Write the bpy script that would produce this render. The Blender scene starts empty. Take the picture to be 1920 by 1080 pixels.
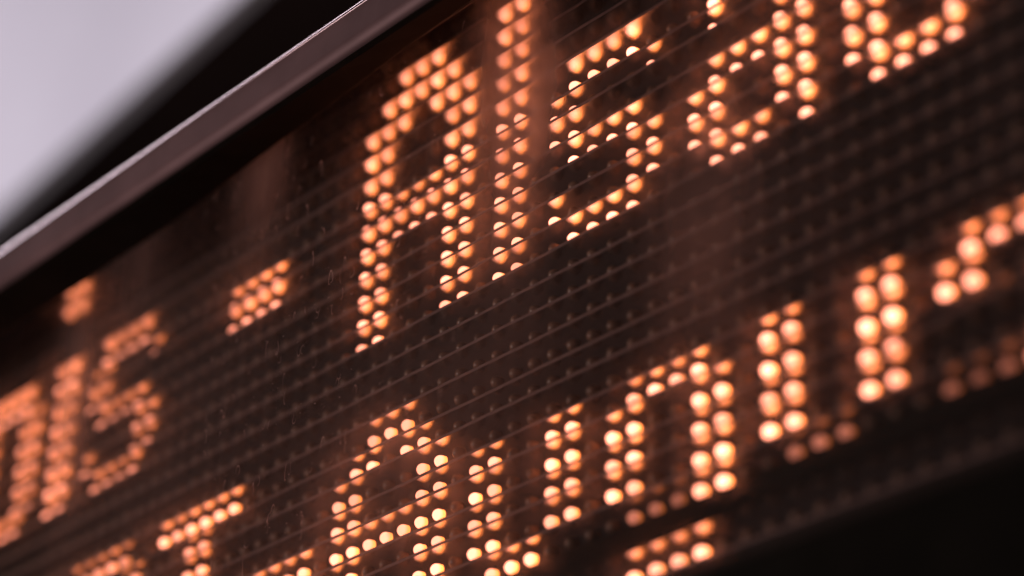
import bpy, bmesh, math, random
from mathutils import Vector, Matrix
random.seed(7)

# ------------------------------------------------------------------ units
U = 0.01            # one LED pitch = 10 mm
Z0 = 2.60           # height of LED row 0 above the floor
def P(C, row, Y=0.0):
    """LED column, LED row (counted downwards), pitches in front of (-) / behind (+) the LED plane."""
    return Vector((C * U, Y * U, Z0 - row * U))

scene = bpy.context.scene
col = scene.collection

# ------------------------------------------------------------------ camera
cam_d = bpy.data.cameras.new('camera')
cam = bpy.data.objects.new('camera', cam_d)
col.objects.link(cam)
RC = ((0.63891773, 0.76903607, 0.0191744),
      (0.33377859, -0.29958895, 0.89377755),
      (0.69309161, -0.56465032, -0.44810047))       # rows: camera right, up, back
M = Matrix(((RC[0][0], RC[1][0], RC[2][0], 68.7566 * U),
            (RC[0][1], RC[1][1], RC[2][1], -48.9020 * U),
            (RC[0][2], RC[1][2], RC[2][2], Z0 - 49.4501 * U),
            (0, 0, 0, 1)))
cam.matrix_world = M
cam_d.sensor_width = 36.0
FPX = 4675.66
cam_d.lens = FPX / 1920 * 36.0
cam_d.clip_start = 0.02
cam_d.clip_end = 60
cam_d.dof.use_dof = True
cam_d.dof.focus_distance = 86.6 * U
cam_d.dof.aperture_fstop = 3.7
scene.camera = cam
RCM = Matrix(RC); CAM = Vector(M.translation)
def pix(p):
    q = RCM @ (p - CAM)
    return 960 + FPX * q.x / -q.z, 540 - FPX * q.y / -q.z, -q.z

# ------------------------------------------------------------------ world, lamps, exposure
w = bpy.data.worlds.new('World'); scene.world = w; w.use_nodes = True
bg = w.node_tree.nodes['Background']
bg.inputs[0].default_value = (1.0, 0.70, 0.64, 1); bg.inputs[1].default_value = 0.034

def area(name, loc, target, size, size_y, power, color):
    l = bpy.data.lights.new(name, 'AREA'); l.shape = 'RECTANGLE'
    l.size = size; l.size_y = size_y; l.energy = power; l.color = color
    o = bpy.data.objects.new(name, l); col.objects.link(o)
    o.location = loc
    o.rotation_euler = (Vector(target) - Vector(loc)).to_track_quat('-Z', 'Y').to_euler()
    return o
area('wall_fill_lamp', (-12.0, 0.6, 7.6), (-7.4, 4.0, 8.0), 3.0, 3.0, 240, (0.98, 0.92, 0.99))  # added, unseen lamp that brightens the wall
area('wall_fill_lamp', (-4.6, 1.1, 5.4), (-7.4, 4.0, 8.0), 1.5, 1.5, 150, (0.98, 0.92, 0.99))  # second added lamp, evens out the wall
area('panel_fill_lamp', (-0.32, -0.85, 2.36), (-0.02, 0.0, 2.48), 0.45, 0.45, 2.8, (1.0, 0.72, 0.69))  # added, unseen fill light for the panel front and the unlit LEDs
strip = area('ceiling_strip_lamp', (-2.2, 0.03, 4.85), (-2.2, 0.03, 0.0), 6.0, 0.60, 55.0, (1.0, 0.84, 0.92))
strip.rotation_euler = (0, 0, 0)

scene.view_settings.view_transform = 'Standard'
scene.view_settings.look = 'None'
scene.view_settings.exposure = 0.0
scene.view_settings.gamma = 1.0
scene.cycles.use_denoising = True
scene.cycles.max_bounces = 8
scene.cycles.transparent_max_bounces = 12
scene.cycles.sample_clamp_indirect = 6.0

# ------------------------------------------------------------------ materials
def new_mat(name):
    m = bpy.data.materials.new(name); m.use_nodes = True
    nt = m.node_tree
    return m, nt, nt.nodes, nt.links, nt.nodes['Principled BSDF']

def coords(nt, scale=(1, 1, 1)):
    tc = nt.nodes.new('ShaderNodeTexCoord'); mp = nt.nodes.new('ShaderNodeMapping')
    mp.inputs['Scale'].default_value = scale
    nt.links.new(tc.outputs['Object'], mp.inputs[0])
    return mp.outputs[0]

def noise(nt, vec, scale, detail=4, rough=0.6):
    n = nt.nodes.new('ShaderNodeTexNoise')
    n.inputs['Scale'].default_value = scale; n.inputs['Detail'].default_value = detail
    n.inputs['Roughness'].default_value = rough
    nt.links.new(vec, n.inputs['Vector'])
    return n.outputs[0]

def ramp(nt, fac, stops):
    r = nt.nodes.new('ShaderNodeValToRGB')
    el = r.color_ramp.elements
    while len(el) < len(stops): el.new(0.5)
    for e, (p, c) in zip(el, stops):
        e.position = p; e.color = c if len(c) == 4 else (*c, 1)
    nt.links.new(fac, r.inputs[0])
    return r.outputs[0]

def bump(nt, height, strength, dist, target):
    b = nt.nodes.new('ShaderNodeBump')
    b.inputs['Strength'].default_value = strength; b.inputs['Distance'].default_value = dist
    nt.links.new(height, b.inputs['Height']); nt.links.new(b.outputs[0], target.inputs['Normal'])

def surface(name, c0, c1, rough, metallic=0.0, scale=40, bscale=900, bstr=0.2, bdist=0.0002, spec=0.5):
    m, nt, N, L, b = new_mat(name)
    v = coords(nt)
    L.new(ramp(nt, noise(nt, v, scale), [(0.3, c0), (0.7, c1)]), b.inputs['Base Color'])
    b.inputs['Roughness'].default_value = rough; b.inputs['Metallic'].default_value = metallic
    b.inputs['Specular IOR Level'].default_value = spec
    bump(nt, noise(nt, v, bscale, 2), bstr, bdist, b)
    return m

MAT = {}
MAT['board'] = surface('board_black_paint', (0.010, 0.007, 0.006), (0.018, 0.012, 0.010), 0.7, scale=60, spec=0.2)
MAT['louver'] = surface('louver_satin_black_foil', (0.86, 0.80, 0.76), (0.97, 0.92, 0.88), 0.10, metallic=1.0,
                        scale=300, bscale=2600, bstr=0.42, bdist=0.00020)
MAT['louver_edge'] = surface('louver_cut_edge', (0.15, 0.092, 0.08), (0.23, 0.145, 0.125), 0.5, scale=200)
MAT['lens_off'] = surface('unlit_amber_epoxy', (0.14, 0.085, 0.054), (0.24, 0.15, 0.097), 0.26, scale=80, bstr=0.0, spec=0.6)
MAT['rail'] = surface('rail_anodised', (0.13, 0.083, 0.087), (0.25, 0.165, 0.172), 0.5, metallic=0.3, scale=14, bscale=3000, bstr=0.15)
MAT['bead'] = surface('bead_bright_aluminium', (0.70, 0.60, 0.64), (0.85, 0.74, 0.78), 0.27, metallic=1.0, scale=30, bstr=0.05)
MAT['rubber'] = surface('black_rubber', (0.009, 0.009, 0.007), (0.014, 0.0135, 0.011), 0.85, scale=50, spec=0.04)
MAT['lip'] = surface('pane_seal_lip', (0.05, 0.035, 0.03), (0.09, 0.06, 0.05), 0.5, scale=50)
MAT['housing'] = surface('housing_black_steel', (0.010, 0.009, 0.008), (0.018, 0.015, 0.014), 0.6, scale=30)
MAT['beam'] = surface('beam_dark_paint', (0.03, 0.02, 0.018), (0.045, 0.03, 0.027), 0.6, scale=6)
MAT['wall'] = surface('wall_pale_plaster', (0.60, 0.565, 0.63), (0.68, 0.645, 0.71), 0.9, scale=1.5, bscale=60, bdist=0.002)
def film(name, c0, c1):
    m, nt, N, L, b = new_mat(name); N.remove(b)
    d = N.new('ShaderNodeBsdfDiffuse'); t = N.new('ShaderNodeBsdfTranslucent'); x = N.new('ShaderNodeMixShader'); x.inputs[0].default_value = 0.6
    c = ramp(nt, noise(nt, coords(nt), 900), [(0.3, c0), (0.7, c1)])
    L.new(c, d.inputs[0]); L.new(c, t.inputs[0]); L.new(d.outputs[0], x.inputs[1]); L.new(t.outputs[0], x.inputs[2])
    L.new(x.outputs[0], N['Material Output'].inputs['Surface'])
    return m
MAT['droplet'] = film('dried_water_mark', (0.30, 0.23, 0.21), (0.50, 0.40, 0.37))
MAT['dust'] = film('pale_dust', (0.5, 0.42, 0.38), (0.8, 0.7, 0.65))

def lit(name, gain):
    m, nt, N, L, b = new_mat(name)
    N.remove(b)
    e = N.new('ShaderNodeEmission'); e.inputs['Strength'].default_value = gain
    tc = N.new('ShaderNodeTexCoord'); sx = N.new('ShaderNodeSeparateXYZ')
    L.new(tc.outputs['Object'], sx.inputs[0])
    mr = N.new('ShaderNodeMapRange')                 # the epoxy glows a little redder at its base
    mr.inputs['From Min'].default_value = 0.0006; mr.inputs['From Max'].default_value = -0.0010
    L.new(sx.outputs['Y'], mr.inputs['Value'])
    c = ramp(nt, mr.outputs[0], [(0.0, (1.0, 0.23, 0.045)), (1.0, (1.0, 0.292, 0.182))])
    L.new(c, e.inputs['Color'])
    oi = N.new('ShaderNodeObjectInfo'); vr = N.new('ShaderNodeMapRange')     # no two LEDs are equally bright
    vr.inputs['To Min'].default_value = gain * 0.65; vr.inputs['To Max'].default_value = gain * 1.3
    L.new(oi.outputs['Random'], vr.inputs['Value']); L.new(vr.outputs[0], e.inputs['Strength'])
    L.new(e.outputs[0], N['Material Output'].inputs['Surface'])
    return m
# an LED is brightest along its axis: gain per column carries that fall-off, the last two dim partly covered LEDs
GAINS = [5.9, 4.5, 3.8, 2.2, 0.6, 0.4]
LIT = [lit('amber_lens_lit_%s' % n, g) for n, g in zip(('strong', 'bright', 'full', 'soft', 'weak', 'faint'), GAINS)]

def pane_material():
    m, nt, N, L, b = new_mat('pane_dusty_polycarbonate')
    N.remove(b)
    out = N['Material Output']
    tr = N.new('ShaderNodeBsdfTransparent'); tr.inputs[0].default_value = (0.985, 0.985, 0.985, 1)
    tl = N.new('ShaderNodeBsdfTranslucent'); tl.inputs[0].default_value = (0.95, 0.86, 0.82, 1)
    df = N.new('ShaderNodeBsdfDiffuse'); df.inputs[0].default_value = (0.50, 0.36, 0.33, 1)
    mx = N.new('ShaderNodeMixShader'); mx.inputs[0].default_value = 0.55
    L.new(tl.outputs[0], mx.inputs[1]); L.new(df.outputs[0], mx.inputs[2])
    # wiped-down grime, plus upright veils of reflected glare painted in as film
    v = coords(nt, (1, 1, 0.10))
    s = noise(nt, v, 16, 3, 0.5)
    fine = noise(nt, coords(nt, (1, 1, 0.35)), 140, 4, 0.6)
    sx = N.new('ShaderNodeSeparateXYZ'); tc = N.new('ShaderNodeTexCoord'); L.new(tc.outputs['Object'], sx.inputs[0])
    def mth(op, a, b=None):
        n = N.new('ShaderNodeMath'); n.operation = op
        for k, q in enumerate((a, b)):
            if q is None: continue
            if isinstance(q, (int, float)): n.inputs[k].default_value = q
            else: L.new(q, n.inputs[k])
        return n.outputs[0]
    warp = mth('MULTIPLY', mth('SUBTRACT', noise(nt, coords(nt, (1, 1, 0.5)), 9, 3, 0.55), 0.5), 2.4)
    acc = 0.0
    for C, wd, amp, r0, hr in VEILS:               # column, half-width, density, middle row, half-height
        a = mth('ADD', mth('DIVIDE', mth('SUBTRACT', sx.outputs['X'], C * U), wd * U), warp)
        b = mth('DIVIDE', mth('SUBTRACT', sx.outputs['Z'], Z0 - r0 * U), hr * U)
        g = mth('EXPONENT', mth('MULTIPLY', mth('ADD', mth('MULTIPLY', a, a), mth('MULTIPLY', b, b)), -1.0))
        acc = mth('ADD', mth('MULTIPLY', g, amp), acc)
    base = ramp(nt, s, [(0.35, (0.02,) * 3), (0.75, (0.08,) * 3)])
    ad = N.new('ShaderNodeMath'); ad.operation = 'ADD'; L.new(acc, ad.inputs[0]); L.new(base, ad.inputs[1])
    mul = N.new('ShaderNodeMath'); mul.operation = 'MULTIPLY'
    L.new(ad.outputs[0], mul.inputs[0]); L.new(ramp(nt, fine, [(0.3, (0.75,) * 3), (0.7, (1.15,) * 3)]), mul.inputs[1])
    m1 = N.new('ShaderNodeMixShader'); L.new(mul.outputs[0], m1.inputs[0])
    L.new(tr.outputs[0], m1.inputs[1]); L.new(mx.outputs[0], m1.inputs[2])
    # lens bloom put into the pane: part of the light leaves with a narrow spread, which gives the letters their glow
    for ior, k in ((1.10, 0.20), (0.955, 0.20)):
        rf = N.new('ShaderNodeBsdfRefraction'); rf.inputs['IOR'].default_value = ior; rf.inputs['Roughness'].default_value = 0.62
        rf.inputs[0].default_value = (1.0, 0.93, 0.90, 1)
        mb = N.new('ShaderNodeMixShader'); L.new(mth('MINIMUM', mth('ADD', mth('MULTIPLY', mul.outputs[0], k), 0.025), 0.3), mb.inputs[0])
        L.new(m1.outputs[0], mb.inputs[1]); L.new(rf.outputs[0], mb.inputs[2]); m1 = mb
    gl = N.new('ShaderNodeBsdfGlossy'); gl.inputs['Roughness'].default_value = 0.04; gl.inputs[0].default_value = (1, 1, 1, 1)
    m2 = N.new('ShaderNodeMixShader'); m2.inputs[0].default_value = 0.05
    L.new(m1.outputs[0], m2.inputs[1]); L.new(gl.outputs[0], m2.inputs[2])
    L.new(m2.outputs[0], out.inputs['Surface'])
    return m
VEILS = [(-13.4, 1.6, 0.32, 8, 5.5), (-9.6, 1.8, 0.20, 3, 5), (-0.9, 1.7, 0.48, 2.5, 4.0), (13.9, 2.1, 0.40, 7.0, 6.0), (23.0, 1.8, 0.30, 15, 4.0), (7.0, 6.0, 0.16, 18, 4.0), (-6.0, 5.0, 0.10, 13, 6)]  # veils of glare and glow painted on the pane
MAT['pane'] = pane_material()

# ------------------------------------------------------------------ mesh helpers
def obj(name, bm, mats, parent=None, smooth=False):
    me = bpy.data.meshes.new(name)
    bmesh.ops.recalc_face_normals(bm, faces=bm.faces)
    bm.to_mesh(me); bm.free()
    for m in (mats if isinstance(mats, (list, tuple)) else [mats]): me.materials.append(m)
    if smooth:
        for p in me.polygons: p.use_smooth = True
    o = bpy.data.objects.new(name, me); col.objects.link(o)
    if parent: o.parent = parent
    return o

def box(bm, a, b):
    x0, y0, z0 = (min(a[i], b[i]) for i in range(3)); x1, y1, z1 = (max(a[i], b[i]) for i in range(3))
    v = [bm.verts.new(p) for p in ((x0, y0, z0), (x1, y0, z0), (x1, y1, z0), (x0, y1, z0), (x0, y0, z1), (x1, y0, z1), (x1, y1, z1), (x0, y1, z1))]
    for f in ((0, 1, 2, 3), (4, 5, 6, 7), (0, 1, 5, 4), (1, 2, 6, 5), (2, 3, 7, 6), (3, 0, 4, 7)):
        bm.faces.new([v[i] for i in f])

def extrude_profile(bm, rings, midx=None):
    """rings: list of closed section loops (lists of Vector) swept one after another."""
    R = [[bm.verts.new(p) for p in r] for r in rings]
    n = len(R[0])
    for a, b in zip(R, R[1:]):
        for i in range(n):
            f = bm.faces.new((a[i], a[(i + 1) % n], b[(i + 1) % n], b[i]))
            if midx: f.material_index = midx[i]
    bm.faces.new(R[0]); bm.faces.new(R[-1])

# ------------------------------------------------------------------ setting: wall
bm = bmesh.new(); box(bm, (-16, 4.0, 0.0), (6, 4.2, 14))
wall = obj('wall', bm, MAT['wall']); wall['kind'] = 'structure'

# ------------------------------------------------------------------ beam behind the sign
bm = bmesh.new()
ax = Vector((-0.9967, 0.0812, 0)); pa = Vector((-0.602, 0.30, Z0 + 0.481)) - ax * 2.0
nrm = Vector((0.0812, 0.9967, 0))
hgt, dep, tf, tw = 0.36, 0.20, 0.02, 0.012      # I-section: flanges and web
sec = [(0, 0), (dep, 0), (dep, -tf), (dep / 2 + tw, -tf), (dep / 2 + tw, -hgt + tf), (dep, -hgt + tf), (dep, -hgt), (0, -hgt), (0, -hgt + tf), (dep / 2 - tw, -hgt + tf), (dep / 2 - tw, -tf), (0, -tf)]
extrude_profile(bm, [[pa + ax * s + nrm * y + Vector((0, 0, z)) for y, z in sec] for s in (0, 6)])
beam = obj('steel_beam', bm, MAT['beam'])
beam['label'] = 'dark out-of-focus beam crossing behind the sign below the pale wall'
beam['category'] = 'beam'; beam['kind'] = 'thing'

# ------------------------------------------------------------------ the sign
sign = bpy.data.objects.new('led_sign', None); col.objects.link(sign)
sign['label'] = 'amber dot-matrix sign with black louvers, grey top rail and two lines of lit letters'
sign['category'] = 'sign'
C0, C1 = -33, 35
BOARD_Y = 0.14

bm = bmesh.new(); box(bm, P(C0 - 1, -3.6, BOARD_Y), P(C1 + 1, 25.2, BOARD_Y + 0.2))
obj('circuit_board', bm, MAT['board'], sign)

# housing: a closed back with a roof that slopes down to the top rail
def plate(name, C_a, C_b, pts):
    bm = bmesh.new(); extrude_profile(bm, [[P(C, r, y) for y, r in pts] for C in (C_a, C_b)])
    return obj(name, bm, MAT['housing'], sign)
plate('roof_panel', C0 - 2, C1 + 2, [(-4.4, 0.95), (0.6, -4.2), (6.3, -8.8), (6.3, -8.5), (0.6, -3.85), (-4.4, 1.3)])
plate('back_panel', C0 - 2, C1 + 2, [(6.0, -8.3), (6.3, -8.5), (6.3, 28), (6.0, 28)])
plate('bottom_panel', C0 - 2, C1 + 2, [(-4.3, 28.02), (6.3, 28.02), (6.3, 28.3), (-4.3, 28.3)])
for Ca in (C0 - 2.3, C1 + 2.02):
    plate('end_panel', Ca, Ca + 0.28, [(-4.4, 1.0), (0.6, -4.1), (6.3, -8.7), (6.3, 28.2), (-4.3, 28.2)])

# ---------------- louvers: one thin shelf above every LED row
def louver_depth(k, C):
    """how far shelf k (between LED rows k and k+1) reaches in front of the LED plane, in pitches"""
    base = DEPTH.get(k, 0.68)
    if callable(base): base = base(C)
    return base - 0.085 + 0.012 * math.sin(C * 0.9 + k * 2.1) + 0.008 * math.sin(C * 2.3 + k)
def lerp(x, x0, y0, x1, y1):
    t = min(1, max(0, (x - x0) / (x1 - x0))); return y0 + (y1 - y0) * t
DEPTH = {-3: 0.95, -2: 0.95, -1: 0.95, 0: 0.95, 1: 0.95, 2: 0.95, 3: 0.93, 4: 0.56, 5: 0.79, 6: 0.68, 7: 0.69, 8: 0.67, 9: 0.68, 10: 0.70,
         11: 0.70, 12: 0.71, 13: 0.62, 14: 0.50, 15: 0.66, 16: 0.55, 17: 0.70, 18: 0.55,
         19: lambda C: lerp(C, 26, 0.70, 30, 1.5), 20: 0.60, 21: lambda C: lerp(C, 6, 0.78, 30, 1.15), 22: 0.62, 23: 0.7}
HP = {k: 0.47 for k in range(-3, 25)}            # underside of shelf k above the centre of row k+1
for k in (14, 16, 18, 20): HP[k] = 0.43
THK = 0.12
for k in range(-3, 24):
    if k in (21, 22): continue
    bm = bmesh.new(); rings = []
    n = 70
    for i in range(n + 1):
        C = C0 - 0.7 + (C1 - C0 + 1.4) * i / n
        D = louver_depth(k, C); r = k + 1 - HP[k]
        wob = 0.006 * math.sin(C * 0.37 + k * 1.7)
        rings.append([P(C, r + wob, BOARD_Y - 0.004), P(C, r + wob, -D + 0.02), P(C, r + wob - 0.02, -D), P(C, r + wob - THK + 0.02, -D), P(C, r + wob - THK, -D + 0.02), P(C, r + wob - THK, BOARD_Y - 0.004)])
    extrude_profile(bm, rings, [0, 1, 1, 1, 0, 0])
    obj('louver', bm, [MAT['louver'], MAT['louver_edge']], sign)

# deep divider between the two LED modules
bm = bmesh.new(); rings = []
for i in range(71):
    C = C0 - 0.7 + (C1 - C0 + 1.4) * i / 70
    D = louver_depth(21, C)
    rings.append([P(C, 22.50, BOARD_Y - 0.004), P(C, 22.50, -min(D, 0.75)), P(C, 22.3, -D), P(C, 21.70, -D), P(C, 21.64, -D + 0.05), P(C, 21.64, BOARD_Y - 0.004)])
extrude_profile(bm, rings, [0, 1, 1, 1, 1, 1])
obj('module_divider', bm, [MAT['louver'], MAT['rubber']], sign)

# ---------------- LED lenses
def lens_mesh(name, mat, segs=18, rings=5):
    bm = bmesh.new()
    r = 0.218 * U
    loops = []
    prof = [(BOARD_Y * U - 0.00002, r * 1.04), (0.05 * U, r)]
    for i in range(0, rings):
        a = i / rings * math.pi / 2
        prof.append((-math.sin(a) * r * 1.05, r * math.cos(a)))
    for y, rr in prof:
        loops.append([bm.verts.new((rr * math.cos(t * math.tau / segs), y, rr * math.sin(t * math.tau / segs))) for t in range(segs)])
    tip = bm.verts.new((0, -r * 1.05, 0))
    for a, b in zip(loops, loops[1:]):
        for i in range(segs): bm.faces.new((a[i], a[(i + 1) % segs], b[(i + 1) % segs], b[i]))
    for i in range(segs): bm.faces.new((loops[-1][i], loops[-1][(i + 1) % segs], tip))
    bmesh.ops.recalc_face_normals(bm, faces=bm.faces)
    me = bpy.data.meshes.new(name); bm.to_mesh(me); bm.free(); me.materials.append(mat)
    for p in me.polygons: p.use_smooth = True
    return me
LENS = [lens_mesh('led_lit', m) for m in LIT]
LENS_OFF = lens_mesh('led_unlit', MAT['lens_off'], 14, 4)

FONT = {
 'A': ['..XXX..', '.XXXXX.', 'XXX.XXX', 'XX...XX', 'XX...XX', 'XXXXXXX', 'XXXXXXX', 'XX...XX', 'XX...XX', 'XX...XX', 'XX...XX'],
 'l': ['XX'] * 11,
 's': ['.XXXX.', 'XX...X', 'XX....', '.XXXX.', '....XX', 'X...XX', '.XXXX.'],
 'a': ['.XXXX.', '.X..XX', '....XX', '.XXXXX', 'XX..XX', 'XX..XX', '.XXX.X'],
 'c': ['.XXXX.', 'XX..XX', 'XX....', 'XX....', 'XX....', 'XX..XX', '.XXXX.'],
 'o': ['.XXXX.', 'XX..XX', 'XX..XX', 'XX..XX', 'XX..XX', 'XX..XX', '.XXXX.'],
 'i': ['XX', 'XX', '..', '..', 'XX', 'XX', 'XX', 'XX', 'XX', 'XX', 'XX'],
 '-': ['XXXX', 'XXXX'],
 'A2': ['..XXX..', '.XX.XX.', 'XX...XX', 'XX...XX', 'XXXXXXX', 'XX...XX', 'XX...XX', 'XX...XX'],
 'T2': ['XXXXXX', '..XX..', '..XX..', '..XX..', '..XX..', '..XX..', '..XX..', '..XX..'],
 'R2': ['XXXXX.', 'XX..XX', 'XX..XX', 'XXXXX.', 'XX.XX.', 'XX..XX', 'XX..XX', 'XX..XX'],
 'u2': ['XX..XX', 'XX..XX', 'XX..XX', 'XX..XX', '.XXX..'],
 'g2': ['.XXXX.', 'XX..XX', 'XX..XX', 'XX..XX', '.XXXXX', '......', '.XXXX.'],
 's2': ['.XXXX.', 'XX....', '.XXXX.', '....XX', 'XXXXX.'],
 '-2': ['XXXX'],
}
LINES = [('o', -30, 4), ('i', -23, 0), ('s', -20, 4), ('-', -9, 5), ('A', 0, 0), ('l', 8, 0), ('s', 11, 4), ('a', 18, 4), ('c', 25, 4),
         ('R2', -20, 14), ('T2', -13, 14), ('-2', -6, 18), ('A2', -1, 14), ('u2', 7, 17), ('g2', 14, 17), ('u2', 21, 17), ('s2', 28, 17)]
lit_set = {}
for ch, c, r in LINES:
    for j, line in enumerate(FONT[ch]):
        for i, x in enumerate(line):
            if x == 'X': lit_set[(c + i, r + j)] = ch
def level(C, r):
    if r in (19, 21) and C >= 28: return 5
    if r == 21 and (15 <= C <= 17 or C > 20): return 4  # partly covered LEDs: the loss is put into a lower gain
    if C < -14 and not (-23 <= C <= -22 and r <= 10): return 3
    return 0 if C >= 18 else 1 if C >= 11 else 2

ROWS = [r for r in range(-2, 24) if r != 22]
vis = []
rest_on, rest_off = [], []
for r in ROWS:
    for C in range(C0, C1 + 1):
        x, y, d = pix(P(C, r))
        inside = -25 < x < 1945 and -25 < y < 1105
        if (C, r) in lit_set:
            if inside: vis.append((d, C, r))
            else: rest_on.append((C, r))
        else: rest_off.append((C, r))
vis.sort()
for d, C, r in vis[300:]: rest_on.append((C, r))
N_LIT = len(vis[:300])
extra = []
if N_LIT < 300:                                   # the nearest unlit ones in sharp view become parts as well
    cand = []
    for C, r in rest_off:
        x, y, d = pix(P(C, r))
        if 640 < x < 1300 and 300 < y < 1080: cand.append((abs(d - 0.866), C, r))
    cand.sort(); extra = [(C, r) for _, C, r in cand[:300 - N_LIT]]
    es = set(extra); rest_off = [q for q in rest_off if q not in es]
print('lit in view', len(vis), 'unlit parts', len(extra))
for d, C, r in vis[:300]:
    o = bpy.data.objects.new('led', LENS[level(C, r)]); col.objects.link(o); o.parent = sign
    o.location = P(C, r)
for C, r in extra:
    o = bpy.data.objects.new('led', LENS_OFF); col.objects.link(o); o.parent = sign
    o.location = P(C, r)

def join(name, me, cells, mat):
    vs = [v.co.copy() for v in me.vertices]; fs = [tuple(p.vertices) for p in me.polygons]
    V, F = [], []
    for C, r in cells:
        p = P(C, r); b = len(V)
        V += [(v.x + p.x, v.y + p.y, v.z + p.z) for v in vs]
        F += [tuple(i + b for i in f) for f in fs]
    m = bpy.data.meshes.new(name); m.from_pydata(V, [], F); m.materials.append(mat)
    for p in m.polygons: p.use_smooth = True
    o = bpy.data.objects.new(name, m); col.objects.link(o); o.parent = sign; o['kind'] = 'stuff'
    return o
join('unlit_leds', LENS_OFF, rest_off, MAT['lens_off'])
if rest_on: join('lit_leds', LENS[3], rest_on, LIT[3])

# ---------------- pane, its dust and dried drops
PY = -4.5
bm = bmesh.new()
vs = [bm.verts.new(p) for p in (P(C0 - 2, 28, PY), P(C1 + 2, 28, PY), P(C1 + 2, 1.4, PY), P(C0 - 2, 1.4, PY))]
bm.faces.new(vs)
obj('front_pane', bm, MAT['pane'], sign)

rd = random.Random(3)
bm = bmesh.new()
def pane_point():
    while True:
        C, r = rd.uniform(-8, 16), rd.uniform(3, 22)
        x, y, d = pix(P(C, r, PY))
        if 380 < x < 1150 and 0 < y < 1080 and rd.random() < (1.0 if x < 860 else 0.25): return C, r
for i in range(150):                              # dried drops: thin oval rims, open at places
    C, r = pane_point()
    w_, h_ = rd.uniform(0.05, 0.13), rd.uniform(0.12, 0.36)
    a0 = rd.uniform(0, math.tau); span = rd.uniform(2.2, 5.4); th = rd.uniform(0.012, 0.028)
    lean = rd.uniform(-0.3, 0.3); prev = None
    for s in range(13):
        a = a0 + span * s / 12; t = th * math.sin(math.pi * (s + 0.6) / 13.2)
        ring = []
        for q, yy in ((1 + t / w_ * 0.5, -0.012), (1 - t / w_ * 0.5, -0.012)):
            dx = math.cos(a) * w_ * q + lean * math.sin(a) * h_ * 0.4; dz = math.sin(a) * h_ * q * (1 + 0.25 * math.sin(a))
            ring.append(bm.verts.new(P(C + dx, r - dz, PY + yy)))
        if prev: bm.faces.new((prev[0], prev[1], ring[1], ring[0]))
        prev = ring
o = obj('dried_drops', bm, MAT['droplet'], sign); o['kind'] = 'stuff'
bm = bmesh.new()
for i in range(1500):                              # specks of dust
    C, r = pane_point(); s = rd.uniform(0.008, 0.022) * (1.8 if rd.random() < 0.08 else 1)
    c = P(C, r, PY - 0.02)
    vv = [bm.verts.new(c + Vector((rd.uniform(-1, 1), rd.uniform(-0.4, 0.4), rd.uniform(-1, 1))).normalized() * s * U) for _ in range(4)]
    for f in ((0, 1, 2), (0, 1, 3), (0, 2, 3), (1, 2, 3)): bm.faces.new([vv[q] for q in f])
o = obj('dust', bm, MAT['dust'], sign); o['kind'] = 'stuff'

# ---------------- top rail, its seal and bottom rail
FY = -7.0
def rail_section(C):
    return [P(C, 1.95, FY), P(C, 1.93, FY + 0.20), P(C, 1.3, FY + 0.9), P(C, 1.3, PY - 0.3), P(C, 1.5, PY - 0.3)] + \
           [P(C, 3.02 + 0.48 * math.sin(a), FY + 0.32 - 0.32 * math.cos(a)) for a in [math.radians(q) for q in range(88, -1, -4)]]
bm = bmesh.new(); extrude_profile(bm, [rail_section(C) for C in (C0 - 6, C1 + 6)])
rail = obj('top_rail', bm, MAT['rail'], sign)
bm = bmesh.new()
extrude_profile(bm, [[P(C, 1.95 + 0.002, FY - 0.01)] + [P(C, 1.92 - 0.22 * math.sin(a), FY + 0.16 - 0.17 * math.cos(a)) for a in [math.radians(q) for q in (0, 20, 40, 60, 80)]] + [P(C, 1.70, FY + 0.3), P(C, 1.94, FY + 0.3)] for C in (C0 - 6, C1 + 6)])
obj('edge_bead', bm, MAT['bead'], rail, smooth=True)
bm = bmesh.new(); rings = []
for i in range(41):
    C = C0 - 6 + (C1 - C0 + 12) * i / 40
    b = lerp(C, -8, 3.3, 10, 1.95)
    rings.append([P(C, 1.35, PY - 0.28), P(C, 1.35, PY + 0.25), P(C, b, PY + 0.25), P(C, b + 0.12, PY + 0.1), P(C, 3.60, FY + 0.45), P(C, 3.56, FY + 0.24), P(C, 3.25, FY + 0.35), P(C, 1.45, PY - 0.25)])
extrude_profile(bm, rings)
obj('rubber_seal', bm, MAT['rubber'], sign)
bm = bmesh.new(); rings = []
for i in range(41):
    C = C0 - 2 + (C1 - C0 + 4) * i / 40
    b = lerp(C, -8, 3.3, 10, 1.95) + lerp(C, 3, -0.45, 10, 0.0)
    rings.append([P(C, 1.4, PY + 0.3), P(C, 1.4, PY + 0.36), P(C, b, PY + 0.36), P(C, b, PY + 0.3)])
extrude_profile(bm, rings)
obj('seal_lip', bm, MAT['lip'], sign)
bm = bmesh.new(); box(bm, P(C0 - 6, 26.5, PY - 1.2), P(C1 + 6, 36, PY + 0.1))
bmesh.ops.bevel(bm, geom=bm.edges[:], offset=0.002, segments=2, affect='EDGES')
obj('bottom_rail', bm, MAT['rubber'], sign)
